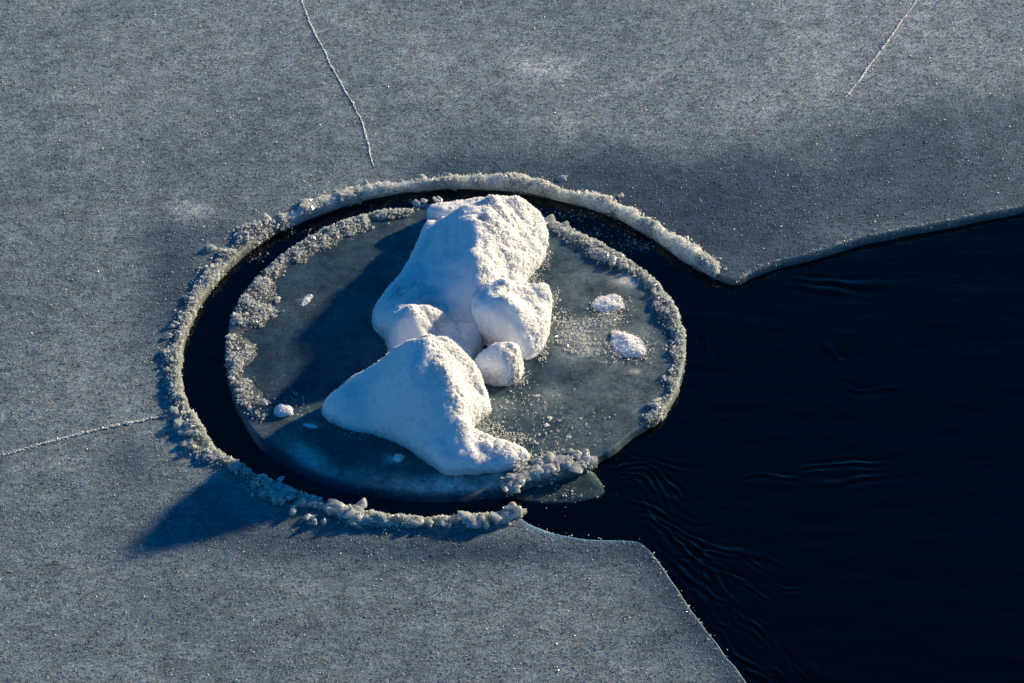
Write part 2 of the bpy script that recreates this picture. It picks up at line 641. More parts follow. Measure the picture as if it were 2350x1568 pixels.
def build_water():
    xs = np.r_[-70, -8, -3, np.arange(-1.7, .2, .03), np.arange(.2, 2.3, .0075), np.arange(2.3, 3, .02), 3.4, 8, 70]
    ys = np.r_[-70, -8, -3.4, np.arange(-2.9, .1, .0085), np.arange(.1, 1.6, .014), 2, 8, 70]
    gx, gy = np.meshgrid(xs, ys)
    X, Y = sight(gx, gy, WZ)
    z = np.zeros_like(gx)

    def train(path, amp, lam, wid, n=3):
        """a few wavelets running beside a curved crest line"""
        nonlocal z
        P = chaikin(ats(path, WZ), 2, False)
        lo, hi = P.min(0) - .3, P.max(0) + .3
        k = (gx > lo[0]) & (gx < hi[0]) & (gy > lo[1]) & (gy < hi[1])
        x, y = gx[k], gy[k]
        best = np.full(x.shape, 1e9)
        sgn = np.zeros(x.shape)
        par = np.zeros(x.shape)
        m = len(P) - 1
        for i in range(m):
            a, d = P[i], P[i + 1] - P[i]
            t = np.clip(((x - a[0]) * d[0] + (y - a[1]) * d[1]) / (d @ d), 0, 1)
            qx, qy = x - a[0] - t * d[0], y - a[1] - t * d[1]
            q = np.hypot(qx, qy)
            u = q < best
            best[u] = q[u]
            sgn[u] = np.sign(d[0] * qy - d[1] * qx)[u]
            par[u] = ((i + t) / m)[u]
        s = best * sgn
        env = 1.9 * np.clip(1 + 1.6 * perlin(x * 7, y * 7, 2.0), 0, 2) * np.exp(-(s / wid) ** 2) * np.sin(np.pi * np.clip(par, 0, 1)) ** .7
        z[k] += amp * env * np.cos(2 * np.pi * s / lam + 4.5 * perlin(x * 8, y * 8, 1.0))
    rr = np.random.default_rng(21)
    for q in range(46):                                   # many short wavelets where the current leaves the channel
        t = rr.random()
        X0, Y0 = 1430 + 330 * t + rr.normal() * 45, 1090 + 400 * t + rr.normal() * 45
        a = math.radians(rr.uniform(15, 65))
        l, b = rr.uniform(40, 120), rr.uniform(-16, 16)
        RIPPLES.append(([(X0, Y0), (X0 + l * .5 * math.cos(a) - b * math.sin(a), Y0 + l * .5 * math.sin(a) + b * math.cos(a)),
                         (X0 + l * math.cos(a), Y0 + l * math.sin(a))], rr.uniform(.0008, .0022), rr.uniform(.03, .055), rr.uniform(.018, .03)))
    for r in RIPPLES:
        train(*r)
    reg = sstep(1350, 1600, X)
    z += reg * (.0036 * fbm(gx * 1.3 + gy * .5, gy * 4.2, 4.0, 3) + .0013 * fbm(gx * 5, gy * 12, 6.0, 3))
    nx, ny = len(xs), len(ys)
    i = (np.arange(ny - 1)[:, None] * nx + np.arange(nx - 1)[None]).ravel()
    F = np.column_stack([i, i + 1, i + nx + 1, i + nx])
    V = np.column_stack([gx.ravel(), gy.ravel(), (z + WZ).ravel()])
    # side walls and bottom
    ring = np.r_[np.arange(nx), np.arange(1, ny) * nx + nx - 1, (ny - 1) * nx + np.arange(nx - 2, -1, -1), np.arange(ny - 2, 0, -1) * nx]
    off = len(V)
    low = V[ring].copy()
    low[:, 2] = -2.0
    m = len(ring)
    a = np.arange(m)
    F2 = np.column_stack([ring, off + a, off + (a + 1) % m, ring[(a + 1) % m]])
    V = np.vstack([V, low, [[0, 0, -2.0]]])
    F3 = np.column_stack([off + a, np.full(m, off + m), np.full(m, off + m), off + (a + 1) % m])
    o = link_mesh('water', V, np.vstack([F, F2]), M_WATER, smooth=True)
    # bottom cap
    import bmesh
    bm = bmesh.new()
    bm.from_mesh(o.data)
    es = [e for e in bm.edges if e.is_boundary]
    bmesh.ops.holes_fill(bm, edges=es, sides=0)
    bmesh.ops.recalc_face_normals(bm, faces=bm.faces)
    bm.to_mesh(o.data)
    bm.free()
    tag(o, 'dark open lake water', kind='structure')
    b = link_mesh('lake_bed', [[-75, -75, -2.2], [75, -75, -2.2], [75, 75, -2.2], [-75, 75, -2.2]], [[0, 1, 2, 3]], M_BED)
    tag(b, 'dark lake bed under the water', kind='structure')


RIPPLES += [
    ([(1400, 1075), (1440, 1062), (1480, 1066), (1515, 1090), (1545, 1120), (1570, 1150)], 0.0024, 0.034, 0.030),
    ([(1455, 1058), (1500, 1070), (1530, 1100), (1560, 1132)], 0.0017, 0.034, 0.030),
    ([(1425, 1100), (1445, 1096), (1462, 1106)], 0.0019, 0.034, 0.030),
    ([(1420, 1040), (1470, 1060), (1540, 1070), (1620, 1090)], 0.0010, 0.045, 0.039),
    ([(1480, 1170), (1520, 1210), (1545, 1232), (1600, 1300)], 0.0020, 0.045, 0.034),
    ([(1545, 1220), (1580, 1250), (1620, 1265), (1700, 1280)], 0.0019, 0.042, 0.033),
    ([(1570, 1260), (1610, 1300), (1640, 1320), (1690, 1390)], 0.0024, 0.045, 0.031),
    ([(1500, 1250), (1530, 1280), (1560, 1310), (1600, 1345)], 0.0022, 0.039, 0.031),
    ([(1590, 1240), (1640, 1255), (1720, 1275), (1800, 1300)], 0.0012, 0.060, 0.039),
    ([(1700, 1095), (1760, 1088), (1840, 1100)], 0.0014, 0.045, 0.033),
    ([(1830, 1075), (1900, 1070), (1950, 1058), (2000, 1070), (2040, 1060)], 0.0020, 0.042, 0.036),
    ([(1850, 1110), (1920, 1105), (2000, 1095), (2080, 1090)], 0.0014, 0.060, 0.039),
    ([(1880, 780), (1900, 800), (1940, 830)], 0.0015, 0.075, 0.039),
    ([(1940, 890), (1975, 905), (2010, 900), (2060, 890)], 0.0014, 0.060, 0.039),
    ([(1600, 760), (1620, 800), (1640, 820)], 0.0010, 0.060, 0.039),
    ([(1750, 640), (1850, 640), (1950, 655), (2050, 650)], 0.0012, 0.075, 0.065),
    ([(1820, 660), (1920, 668), (2020, 690)], 0.0012, 0.075, 0.052),
    ([(1700, 1540), (1740, 1548), (1780, 1580), (1830, 1610)], 0.0020, 0.060, 0.039),
    ([(1810, 1490), (1850, 1520), (1900, 1560)], 0.0014, 0.075, 0.039),
    ([(1640, 1440), (1680, 1490), (1720, 1530)], 0.0015, 0.045, 0.033),
]
build_water()


# ------------------------------------------------------------------ the round floe
FC = at(1047, 800)[:2]
FLOE = [(945, 484), (900, 483), (850, 490), (800, 505), (740, 530), (680, 565), (630, 600), (590, 640), (560, 675),
        (540, 720), (528, 760), (522, 810), (524, 860), (535, 910), (560, 960), (600, 1003), (650, 1045), (700, 1075),
        (760, 1102), (830, 1118), (900, 1128), (970, 1133), (1040, 1132), (1100, 1127), (1150, 1122), (1220, 1100),
        (1290, 1085), (1350, 1066), (1372, 1046), (1400, 1030), (1440, 1000), (1480, 970), (1510, 955), (1545, 910),
        (1565, 850), (1573, 785), (1562, 740), (1540, 690), (1500, 640), (1450, 600), (1400, 570), (1350, 545),
        (1300, 520), (1250, 500), (1200, 476), (1120, 470), (1050, 468), (985, 468), (950, 470)]
fl = chaikin(ats(FLOE), 2)
fl_a = np.unwrap(np.arctan2(fl[:, 1] - FC[1], fl[:, 0] - FC[0]))
fl_r = np.hypot(fl[:, 0] - FC[0], fl[:, 1] - FC[1])
_o = np.argsort(np.mod(fl_a, 2 * np.pi))
FA, FR = np.mod(fl_a, 2 * np.pi)[_o], fl_r[_o]


def floe_r(a):
    a = np.mod(a, 2 * np.pi)
    r = np.interp(a, np.r_[FA[-1] - 2 * np.pi, FA, FA[0] + 2 * np.pi], np.r_[FR[-1], FR, FR[0]])
    return r + .008 * fbm(np.cos(a) * 9, np.sin(a) * 9, 2.0, 3)


def floe_pt(a, r):
    return np.stack([FC[0] + np.cos(a) * r, FC[1] + np.sin(a) * r], -1)


def floe_frost_shade(x, y):
    X, Y = sight(x, y, 0.0)
    f = .41 + .17 * fbm(x * 2.2, y * 2.2, 5.0, 4) + .08 * fbm(x * 9, y * 11, 2.0, 3) + .07 * sstep(1150, 1400, X) - .08 * sstep(960, 780, X)  # sunlit right half paler and shaded left half darker, put into the colour
    for bx, by, rx, ry, v in [
            (1430, 642, 30, 14, .42), (1450, 650, 20, 10, .2), (1320, 790, 55, 36, .42), (1395, 730, 40, 35, .25),
            (1330, 745, 70, 14, .2), (1440, 800, 70, 45, .25), (1260, 905, 34, 22, .25), (1457, 853, 15, 7, .4),
            (1210, 660, 30, 20, .1), (1380, 900, 120, 60, .08), (1320, 640, 60, 40, .1), (700, 690, 24, 12, .15),
            (790, 660, 16, 8, .2), (795, 600, 22, 8, .12), (1160, 925, 40, 25, .18), (720, 975, 28, 8, .3),
            (1300, 1020, 80, 30, .1), (1230, 800, 22, 50, -.2), (1150, 900, 40, 14, -.2), (1250, 860, 60, 30, -.12),
            (900, 1055, 28, 13, .5), (840, 1030, 110, 28, -.15), (690, 960, 90, 60, .12), (1090, 970, 60, 60, .05),
            (700, 840, 140, 140, -.10), (840, 640, 120, 60, -.06), (800, 1040, 120, 30, .1), (1515, 770, 22, 50, -.1)]:  # the widest dark blob at left paints in the mound's shade
        f = f + v * np.exp(-(((X - bx) / rx) ** 2 + ((Y - by) / ry) ** 2))
    return np.clip(f, .02, 1)


def near_side(a):
    """1 on the side where the floe slopes gently under water"""
    X, Y = sight(*floe_pt(a, floe_r(a)).T, 0.0)
    return sstep(960, 1060, Y) * sstep(1240, 1120, X)


def build_floe():
    root = empty('ice_floe')
    root.location = (FC[0], FC[1], 0)
    tag(root, 'round grey ice floe ringed by a dark water channel, carrying snow', 'ice floe')
    na, ts = 720, np.r_[0.02, np.linspace(.06, .90, 60), np.linspace(.91, 1, 12)]
    a = np.linspace(0, 2 * np.pi, na, endpoint=False)
    R = floe_r(a)
    ns = near_side(a)
    rows, fr = [], []
    for t in ts:
        p = floe_pt(a, R * t)
        z = .006 * fbm(p[:, 0] * 3, p[:, 1] * 3, 7.0, 3) - ns * .036 * sstep(.84, 1.02, t) ** 1.2
        rows.append(np.column_stack([p, z]))
        fr.append(np.clip(floe_frost_shade(p[:, 0], p[:, 1]) + ns * (.40 * sstep(.84, .92, t) - .62 * sstep(.95, 1.0, t)), 0, 1))
    for dr, dz, dn in [(.004, -.012, -.045), (.006, -.03, -.055), (.010, -.055, -.075), (.03, -.09, -.105), (.02, -.16, -.17)]:
        p = floe_pt(a, R + dr + ns * (.02 if dz > -.02 else .05))
        rows.append(np.column_stack([p, dz * (1 - ns) + dn * ns]))
        fr.append(floe_frost_shade(p[:, 0], p[:, 1]) * (.9 - .8 * ns))
    V = np.vstack(rows + [[[FC[0], FC[1], 0]], [[FC[0], FC[1], -.16]]])
    fr = np.r_[np.concatenate(fr), .4, .4]
    nr = len(rows)
    F = []
    j = np.arange(na)
    jn = (j + 1) % na
    for i in range(nr - 1):
        F.append(np.column_stack([i * na + j, (i + 1) * na + j, (i + 1) * na + jn]))
        F.append(np.column_stack([i * na + j, (i + 1) * na + jn, i * na + jn]))
    F.append(np.column_stack([np.full(na, nr * na), j, jn]))
    F.append(np.column_stack([np.full(na, nr * na + 1), (nr - 1) * na + jn, (nr - 1) * na + j]))
    V[:, :2] -= FC
    o = link_mesh('ice_plate', V, np.vstack(F), M_FLOE, root, smooth=True)
    attr(o, 'frost', fr)  # frost plus the painted lit and shaded halves
    return root


FLOE_ROOT = build_floe()


# ------------------------------------------------------------------ ridges of crushed ice
def ridge_mesh(path, width, height, side, z0=0.0, base=-.05, seed=1.0, steep=.18, face=True, hs=.55):
    """a lumpy bank along a path; width and height are arrays along it; side = +1 builds to the left of the path"""
    P, s = resample(path, .009)
    w = np.interp(np.linspace(0, 1, len(P)), np.linspace(0, 1, len(width)), width)
    h = np.interp(np.linspace(0, 1, len(P)), np.linspace(0, 1, len(height)), height) * hs
    T = np.gradient(P, axis=0)
    for _ in range(3):
        T[1:-1] = (T[:-2] + T[1:-1] * 2 + T[2:]) / 4
    T /= np.linalg.norm(T, axis=1)[:, None] + 1e-9
    Nn = np.stack([-T[:, 1], T[:, 0]], 1) * side
    w = w * np.clip(1 + .8 * fbm(P[:, 0] * 9, P[:, 1] * 9, seed, 3) + 1.2 * perlin(P[:, 0] * 3.6, P[:, 1] * 3.6, seed + 7), .18, 2.3)
    h = h * np.clip(1 + .8 * fbm(P[:, 0] * 12, P[:, 1] * 12, seed + 4, 3) + 1.3 * perlin(P[:, 0] * 3.6, P[:, 1] * 3.6, seed + 7.3), .15, 2.5)
    endt = np.minimum(1, np.minimum(s, s[-1] - s) / .04) ** .5
    w, h = w * (.25 + .75 * endt), h * endt
    us = np.linspace(0, 1, 15)
    rows = []
    if face:
        rows.append(np.column_stack([P - Nn * .012, np.full(len(P), z0 + base)]))
        rows.append(np.column_stack([P - Nn * .014, np.full(len(P), z0 + base * .5)]))
    for u in us:
        pr = np.minimum(1, (u + .02) / steep) ** .5 * np.clip((1 - u) / .45, 0, 1) ** .7
        q = P + Nn * (u * w - .010)[:, None]
        nz = fbm(q[:, 0] * 28, q[:, 1] * 28, seed, 3) * .55 + fbm(q[:, 0] * 75, q[:, 1] * 75, seed, 2) * .35
        z = z0 + h * pr * (1 + nz) - (.004 if u > .98 else 0)
        dq = np.stack([perlin(q[:, 0] * 40, q[:, 1] * 40, seed + u * 2), perlin(q[:, 0] * 40, q[:, 1] * 40, seed + 9 + u * 2)], 1)
        rows.append(np.column_stack([q + dq * .008, z]))
    V = np.vstack(rows)
    n, k = len(P), len(rows)
    j = np.arange(n - 1)
    F = []
    for i in range(k - 1):
        a = i * n + j
        f = np.column_stack([a, a + 1, a + n + 1, a + n])
        F.append(f if side > 0 else f[:, ::-1])
    return V, np.vstack(F)


_ICO = None


def lump_mesh(size, seed, squash=(1, 1, 1), rough=.35, sub=3):
    global _ICO
    import bmesh
    if _ICO is None:
        bm = bmesh.new()
        bmesh.ops.create_icosphere(bm, subdivisions=sub, radius=1)
        v = np.array([tuple(x.co) for x in bm.verts])
        f = np.array([[q.index for q in x.verts] for x in bm.faces])
        bm.free()
        _ICO = (v, f)
    v, f = _ICO
    d = 1 + rough * fbm(v[:, 0] * 1.4 + seed * 3.1, v[:, 1] * 1.4, v[:, 2] * 1.4 + seed, 3)
    # flattened facets, like broken ice
    rr = np.random.default_rng(int(seed * 100))
    for _ in range(11):
        n = rr.normal(size=3)
        n /= np.linalg.norm(n)
        c = rr.uniform(.38, .80)
        pr = (v * d[:, None]) @ n
        d = np.where(pr > c, d * (c + (pr - c) * .15) / np.maximum(pr, 1e-6), d)
    an = rr.uniform(.65, 1.35, 3)
    an[2] = min(an[2], 1.0)
    return v * d[:, None] * np.array(squash) * an * size * .55, f


def chunk(parent, X, Y, size, seed, squash=(1, 1, .8), m=None, z=0.0, rot=0.0, name='ice_chunk', n=1, lift=.12):
    """one broken piece of ice standing where it was sighted; its knobs are fused into one body"""
    p = at(X, Y, z)
    VV, FF, off = [], [], 0
    rr = np.random.default_rng(int(seed * 977))
    for i in range(n):
        v, f = lump_mesh(size * (1 if i == 0 else rr.uniform(.4, .7)), seed + i * .37, squash)
        if i:
            d = rr.normal(size=3)
            d[2] = abs(d[2]) * .5
            v = v + d / np.linalg.norm(d) * size * .42 * np.array(squash)
        VV.append(v)
        FF.append(f + off)
        off += len(v)
    V = np.vstack(VV)
    c, s = math.cos(rot), math.sin(rot)
    V[:, :2] = V[:, :2] @ np.array([[c, s], [-s, c]])
    o = link_mesh(name, V, np.vstack(FF), m or M_CLEAR, parent, smooth=False)
    o.location = Vector((p[0], p[1], z + size * squash[2] * lift)) - (parent.location if parent else Vector())
    return o


def ridge(label, path, width, height, side, n_grain, gsize, seed, parent=None, name='ice_ridge', part='ridge', m=None, **kw):
    V, F = ridge_mesh(path, width, height, side, seed=seed, **kw)
    if parent is None:
        root = empty(name)
        c = path[len(path) // 2]
        root.location = (c[0], c[1], 0)
        tag(root, label, 'ice ridge')
    else:
        root = parent
    off = np.array(root.location)
    link_mesh(part, V - off, F, m or M_RIM, root, smooth=True)
    top = V[:, 2] > .003
    wgt = np.clip(.30 + fbm(V[:, 0] * 11, V[:, 1] * 11, seed + 2, 3) * 2.2, .06, 2) * np.where(top, 1, .08)
    n_grain = int(n_grain * 1.25)
    P, Nn = sample(V, F, n_grain, wgt)
    P = P + Nn * np.sign(Nn[:, 2:3] + .2) * RNG.uniform(0, .006, (n_grain, 1))
    stray = RNG.random(n_grain) < .30                      # crumbs that rolled off the ridge
    P[stray, :2] += RNG.normal(size=(stray.sum(), 2)) * .016
    dry = inside(OUT, P[:, 0], P[:, 1]) if parent is None else np.hypot(*(P[:, :2] - FC).T) < floe_r(np.arctan2(P[:, 1] - FC[1], P[:, 0] - FC[0])) - .004
    P[stray, 2] = np.where(dry, .004, P[:, 2])[stray]
    P = P[~stray | dry]
    n_grain = len(P)
    cv, cf = crystals(P, logsize(n_grain, gsize * .78, .55, .35, 3.4))
    g = link_mesh(part + '_grain', cv - off, cf, M_GRAIN, root)
    tag(g, kind='stuff')
    return root


def sub_edge(pts):
    return chaikin(np.array([open_pt(*p) for p in pts]), 2, False)


REAR = [(1648, 639), (1625, 627), (1590, 608), (1545, 580), (1500, 545), (1450, 515), (1400, 492), (1350, 475), (1300, 462),
        (1250, 450), (1200, 441), (1150, 434), (1080, 430), (1000, 432), (930, 440), (860, 452), (800, 468), (740, 487),
        (690, 507), (640, 530)]
LEFT = [(650, 524), (590, 560), (540, 600), (500, 640), (465, 685), (440, 730), (420, 780), (410, 830), (408, 870),
        (415, 910), (430, 940)]
LOWL = [(418, 915), (430, 940), (455, 975), (475, 1010), (500, 1045), (530, 1060), (560, 1075)]
LOWC = [(535, 1063), (560, 1075), (590, 1100), (640, 1118), (690, 1138), (740, 1152)]
LOWR = [(752, 1158), (790, 1165), (850, 1183), (900, 1192), (950, 1193), (1000, 1194), (1060, 1192)]
KNOB = [(1060, 1192), (1110, 1190), (1160, 1182), (1210, 1172)]

rear = ridge('long pale crushed ice ridge along the far side of the channel', sub_edge(REAR),
             [.05, .06, .07, .06, .07, .07, .06, .05, .05, .05, .06, .07, .05], [.03, .035, .03, .034, .03, .03, .026, .022, .022, .024, .03, .03, .026],
             -1, 9000, .0075, 1.3, m=M_PALE)
left = ridge('curved sparkling ice ridge along the left side of the channel', sub_edge(LEFT),
             [.09, .10, .08, .06, .055, .05, .06, .06, .05], [.022, .020, .016, .013, .012, .012, .014, .013, .014], -1, 5500, .0075, 2.9)
lowl = ridge('knobbly ice ridge where the left crack meets the channel', sub_edge(LOWL),
             [.06, .09, .10, .08, .05], [.025, .035, .035, .025, .02], -1, 2200, .008, 4.1)
lowc = ridge('bluish ice ridge on the near side, crossed by the snow shadow', sub_edge(LOWC),
             [.05, .07, .09, .07, .05], [.03, .035, .045, .04, .03], -1, 1700, .009, 5.7)
lowr = ridge('broken ice ridge along the near edge right of the gap', sub_edge(LOWR),
             [.06, .09, .08, .05, .05, .05, .05], [.045, .06, .05, .03, .03, .03, .03], -1, 2200, .009, 6.3)
knob = ridge('glassy knobbed ice finger ending the near ridge beside open water', sub_edge(KNOB),
             [.06, .07, .06, .05], [.045, .045, .05, .045], -1, 450, .008, 8.8, base=-.03)

# single broken chunks standing on the ridges
for X, Y, s in [(1640, 606, .05), (1575, 552, .04), (1425, 452, .05), (1290, 412, .045), (1140, 408, .04), (968, 410, .05),
                (842, 424, .045), (700, 466, .05), (735, 453, .04), (590, 520, .06), (615, 508, .06), (640, 498, .035)]:
    chunk(rear if X > 640 else left, X, Y, s, X * .013, (1.2, .9, .7), rot=X * .1, n=2)
for X, Y, s in [(575, 527, .05), (485, 570, .05), (500, 600, .035), (432, 688, .05), (400, 745, .055), (384, 775, .045), (398, 800, .04)]:
    chunk(left, X, Y, s, X * .017 + Y * .003, (1, 1, .7), rot=X * .1, n=2)
for X, Y, s in [(402, 945, .07), (412, 975, .085), (432, 995, .07), (430, 1020, .055), (462, 1010, .04)]:
    chunk(lowl, X, Y, s, X * .019 + Y * .003, (1.1, .9, .55), rot=X * .2, n=2)
for X, Y, s in [(540, 1075, .05), (565, 1088, .04), (602, 1112, .06), (635, 1124, .08), (662, 1140, .07), (640, 1150, .055), (690, 1158, .06), (715, 1160, .05), (735, 1166, .04)]:
    chunk(lowc, X, Y, s * 1.12, X * .021 + Y * .003, (1.1, .9, .8), rot=X * .2, n=3, lift=.24)
for X, Y, s in [(672, 1178, .05), (710, 1190, .04), (722, 1204, .045), (745, 1202, .035),
                (768, 1170, .08), (795, 1180, .08), (822, 1182, .085), (818, 1200, .06), (845, 1196, .06), (868, 1196, .05), (892, 1204, .04),
                (958, 1200, .05), (985, 1206, .04), (1020, 1206, .045)]:
    chunk(lowr, X, Y, s * 1.12, X * .023 + Y * .003, (1.1, .9, .75), rot=X * .2, n=3, lift=.24)
for X, Y, s in [(1072, 1196, .07), (1085, 1206, .06), (1112, 1204, .06), (1138, 1196, .075), (1165, 1190, .08), (1188, 1184, .07)]:
    chunk(knob, X, Y, s * 1.12, X * .029 + Y * .003, (1, .9, .85), rot=X * .2, n=2, lift=.24)

# rim of the floe itself
def floe_path(pts, z=0.0):
    return chaikin(ats(pts, z), 2, False)


FL_LEFT = [(948, 487), (900, 485), (850, 492), (800, 507), (740, 532), (680, 567), (630, 602), (590, 642), (560, 677), (540, 722),
           (529, 762), (524, 810), (528, 860), (545, 905), (575, 945), (605, 965)]
FL_RIGHT = [(1482, 968), (1510, 953), (1543, 908), (1562, 850), (1570, 785), (1559, 742), (1537, 692), (1498, 643), (1448, 603), (1398, 573),
            (1348, 548), (1300, 524), (1252, 506)]
FL_LOW = [(1158, 1124), (1190, 1112), (1225, 1100), (1290, 1086), (1350, 1066), (1368, 1050)]
ridge('', floe_path(FL_LEFT), [.06, .08, .09, .10, .13, .15, .14, .14, .12, .08], [.020, .020, .014, .011, .010, .010, .010, .009, .008, .006],
      1, 7500, .0075, 11.0, parent=FLOE_ROOT, part='rim_ridge', steep=.15)
ridge('', floe_path(FL_RIGHT), [.10, .09, .06, .055, .055, .07, .08, .07, .08, .07, .06], [.02, .018, .016, .014, .016, .02, .022, .02, .02, .018, .024],
      1, 7000, .0075, 12.0, parent=FLOE_ROOT, part='rim_ridge', steep=.2)
ridge('', floe_path(FL_LOW), [.04, .09, .06, .10, .04], [.008, .016, .010, .014, .008],
      1, 1500, .008, 13.0, parent=FLOE_ROOT, part='rim_ridge', steep=.3)
for X, Y, s in [(1265, 508, .06), (1300, 520, .045), (1405, 598, .06), (1432, 612, .05), (1450, 618, .045), (1475, 630, .04),
                (1500, 672, .045), (1515, 690, .05), (1555, 800, .035), (1500, 930, .05), (1240, 1062, .06), (1265, 1055, .06),
                (1300, 1062, .05), (1325, 1048, .055), (1345, 1055, .05), (1180, 1108, .05), (1160, 1122, .04), (610, 925, .05),
                (975, 462, .045), (1000, 460, .05), (955, 468, .04)]:
    chunk(FLOE_ROOT, X, Y, s, X * .031 + Y * .007, (1.15, 1, .6), rot=X * .2, n=2, z=0.005)


for X, Y, sz in [(1172, 1118, .07), (1200, 1106, .09), (1222, 1092, .07), (1248, 1086, .10), (1238, 1066, .07), (1275, 1078, .08), (1262, 1058, .06),
                 (1300, 1066, .08), (1322, 1074, .07), (1340, 1050, .08), (1356, 1062, .05), (1312, 1046, .06)]:
    chunk(FLOE_ROOT, X, Y, sz, X * .037 + Y * .011, (1.2, 1, .5), rot=X * .3, n=3, z=-.004, lift=.2)


# ------------------------------------------------------------------ snow
def rbf(ctrl):
    """smooth height field through sighted points (X, Y, height)"""
    P = np.array([at(X, Y, h) for X, Y, h in ctrl])
    n = len(P)
    d = np.linalg.norm(P[:, None, :2] - P[None, :, :2], axis=2)
    K = np.sqrt(d ** 2 + .08 ** 2)
    A = np.zeros((n + 3, n + 3))
    A[:n, :n] = K + np.eye(n) * -.0005
    A[:n, n] = A[n, :n] = 1
    A[:n, n + 1:] = P[:, :2]
    A[n + 1:, :n] = P[:, :2].T
    w = np.linalg.solve(A, np.r_[P[:, 2], 0, 0, 0])

    def f(x, y):
        r = np.sqrt((x[..., None] - P[:, 0]) ** 2 + (y[..., None] - P[:, 1]) ** 2 + .08 ** 2)
        return r @ w[:n] + w[n] + w[n + 1] * x + w[n + 2] * y
    return f


def snow_heap(name, label, cat, foot, hfun, soft, n_cr, group=None, bulge=.012, seed=0.0, lump=1.0, step=.004, cs=.0042, z0=0.0, h_min=.012):
    poly = chaikin(ats(foot), 3)
    lo, hi = poly.min(0) - .04, poly.max(0) + .04
    xs, ys = np.arange(lo[0], hi[0], step), np.arange(lo[1], hi[1], step)
    gx, gy = np.meshgrid(xs, ys)
    d = pdist(poly, gx, gy)
    d = np.where(inside(poly, gx, gy), d, -d)
    d = d + .007 * fbm(gx * 22, gy * 22, seed, 3)
    s = np.clip(d / soft, 0, 1)
    pr = np.sqrt(np.clip(1 - (1 - s) ** 2, 0, 1))
    H = np.maximum(hfun(gx, gy), min(.012, h_min))
    z = H * pr
    gy0, gx0 = np.gradient(z, step)
    facing = -(gx0 * SUN_DIR[0] + gy0 * SUN_DIR[1])
    rough = sstep(-.35, .45, facing + .5 * fbm(gx * 6, gy * 6, seed + 6, 2))      # crusted and fluffy towards the sun, wind-packed behind
    lobe = lambda k, q: 2.4 * np.abs(perlin(gx * k, gy * k, q)) - .6
    puff = lambda k, q: 1 - 2.2 * np.abs(perlin(gx * k, gy * k, z * k + q))
    z = z + pr * lump * (.010 * fbm(gx * 10, gy * 10, seed + 1, 2) + (.30 + .70 * rough) * (.024 * lobe(6.5, seed + .3) + .015 * lobe(14, seed + 2.7))
                         + (.10 + .90 * rough) * (.0055 * puff(38, seed + 3) + 0.0032 * puff(90, seed + 5)))
    z = np.where(d > 0, np.maximum(z, .001), -.012) + z0
    # edges lean out a little over their foot
    gyd, gxd = np.gradient(d, step)
    k = bulge * 4 * s * (1 - s) * np.clip(z / .06, 0, 1)
    nz = perlin(gx * 70, gy * 70, z * 70)
    VX = gx - gxd * k + .004 * nz
    VY = gy - gyd * k + .004 * perlin(gx * 70, gy * 70, z * 70 + 40)
    keep = d > -.012
    ny, nx = gx.shape
    q = keep[:-1, :-1] & keep[1:, :-1] & keep[:-1, 1:] & keep[1:, 1:]
    iy, ix = np.nonzero(q)
    i = iy * nx + ix
    F = np.column_stack([i, i + 1, i + nx + 1, i + nx])
    used = np.unique(F)
    remap = np.zeros(nx * ny, int)
    remap[used] = np.arange(len(used))
    V = np.column_stack([VX.ravel(), VY.ravel(), z.ravel()])[used]
    F = remap[F]
    c = np.array([*poly.mean(0), 0])
    o = link_mesh(name, V - c, F, M_SNOW, smooth=True)
    o.location = c
    tag(o, label, cat, group)
    n_cr = int(n_cr * 1.5)
    P, Nn = sample(V, F, n_cr, (.10 + .9 * rough + .9 * np.exp(-(s / .16) ** 2)).ravel()[used])
    P = P + Nn * RNG.uniform(-.0024, .0010, (n_cr, 1))
    cv, cf = crystals(P, logsize(n_cr, cs, .4), aspect=(.4, 1.3))
    n_n = int(n_cr * .35)
    Q, Qn = sample(V, F, n_n, (.04 + rough + .8 * np.exp(-(s / .16) ** 2)).ravel()[used])
    k = np.ones((n_n, 1, 3))
    k[:, :, :2] = .32
    nv, nf = crystals(Q + Qn * RNG.uniform(-.001, .002, (n_n, 1)), logsize(n_n, cs * 2.3, .35), aspect=(.9, 1.2), stretch=k)
    cv, cf = np.vstack([cv, nv]), np.vstack([cf, nf + len(cv)])
    g = link_mesh('snow_crystals', cv - c, cf, M_SNOWG, o)
    tag(g, kind='stuff')
    return V, F


S1_FOOT = [(1000, 535), (985, 520), (965, 545), (952, 585), (925, 630), (872, 690), (852, 722), (857, 760), (885, 778), (893, 810), (905, 850),
           (1000, 890), (1080, 870), (1100, 800), (1150, 760), (1200, 700), (1205, 645), (1245, 608), (1260, 565), (1255, 525),
           (1235, 510), (1150, 510), (1060, 525)]
S1 = [(1005, 508, .11), (1050, 488, .17), (1140, 450, .21), (1205, 450, .175), (1240, 500, .085), (1248, 560, .035),
      (1075, 515, .235), (1110, 525, .24), (1180, 530, .165), (1055, 560, .19), (995, 560, .13), (965, 600, .09), (1085, 590, .235), (1130, 600, .195),
      (1190, 600, .10), (1045, 620, .175), (1000, 630, .12), (960, 650, .09), (1100, 640, .195), (1145, 650, .13), (1195, 640, .06), (1040, 680, .13),
      (990, 690, .115), (945, 690, .13), (905, 715, .125), (925, 738, .165), (962, 742, .158), (898, 740, .13), (945, 772, .115), (1000, 738, .115), (1040, 745, .085), (870, 720, .07), (1060, 720, .10), (1040, 760, .07),
      (1000, 770, .08), (1020, 800, .06), (1080, 830, .05), (915, 815, .06)]
snow_heap('snow_mound', 'tall snow mound at the back of the floe, sloping down left', 'snow mound', S1_FOOT, rbf(S1), .075, 30000, seed=1.0)

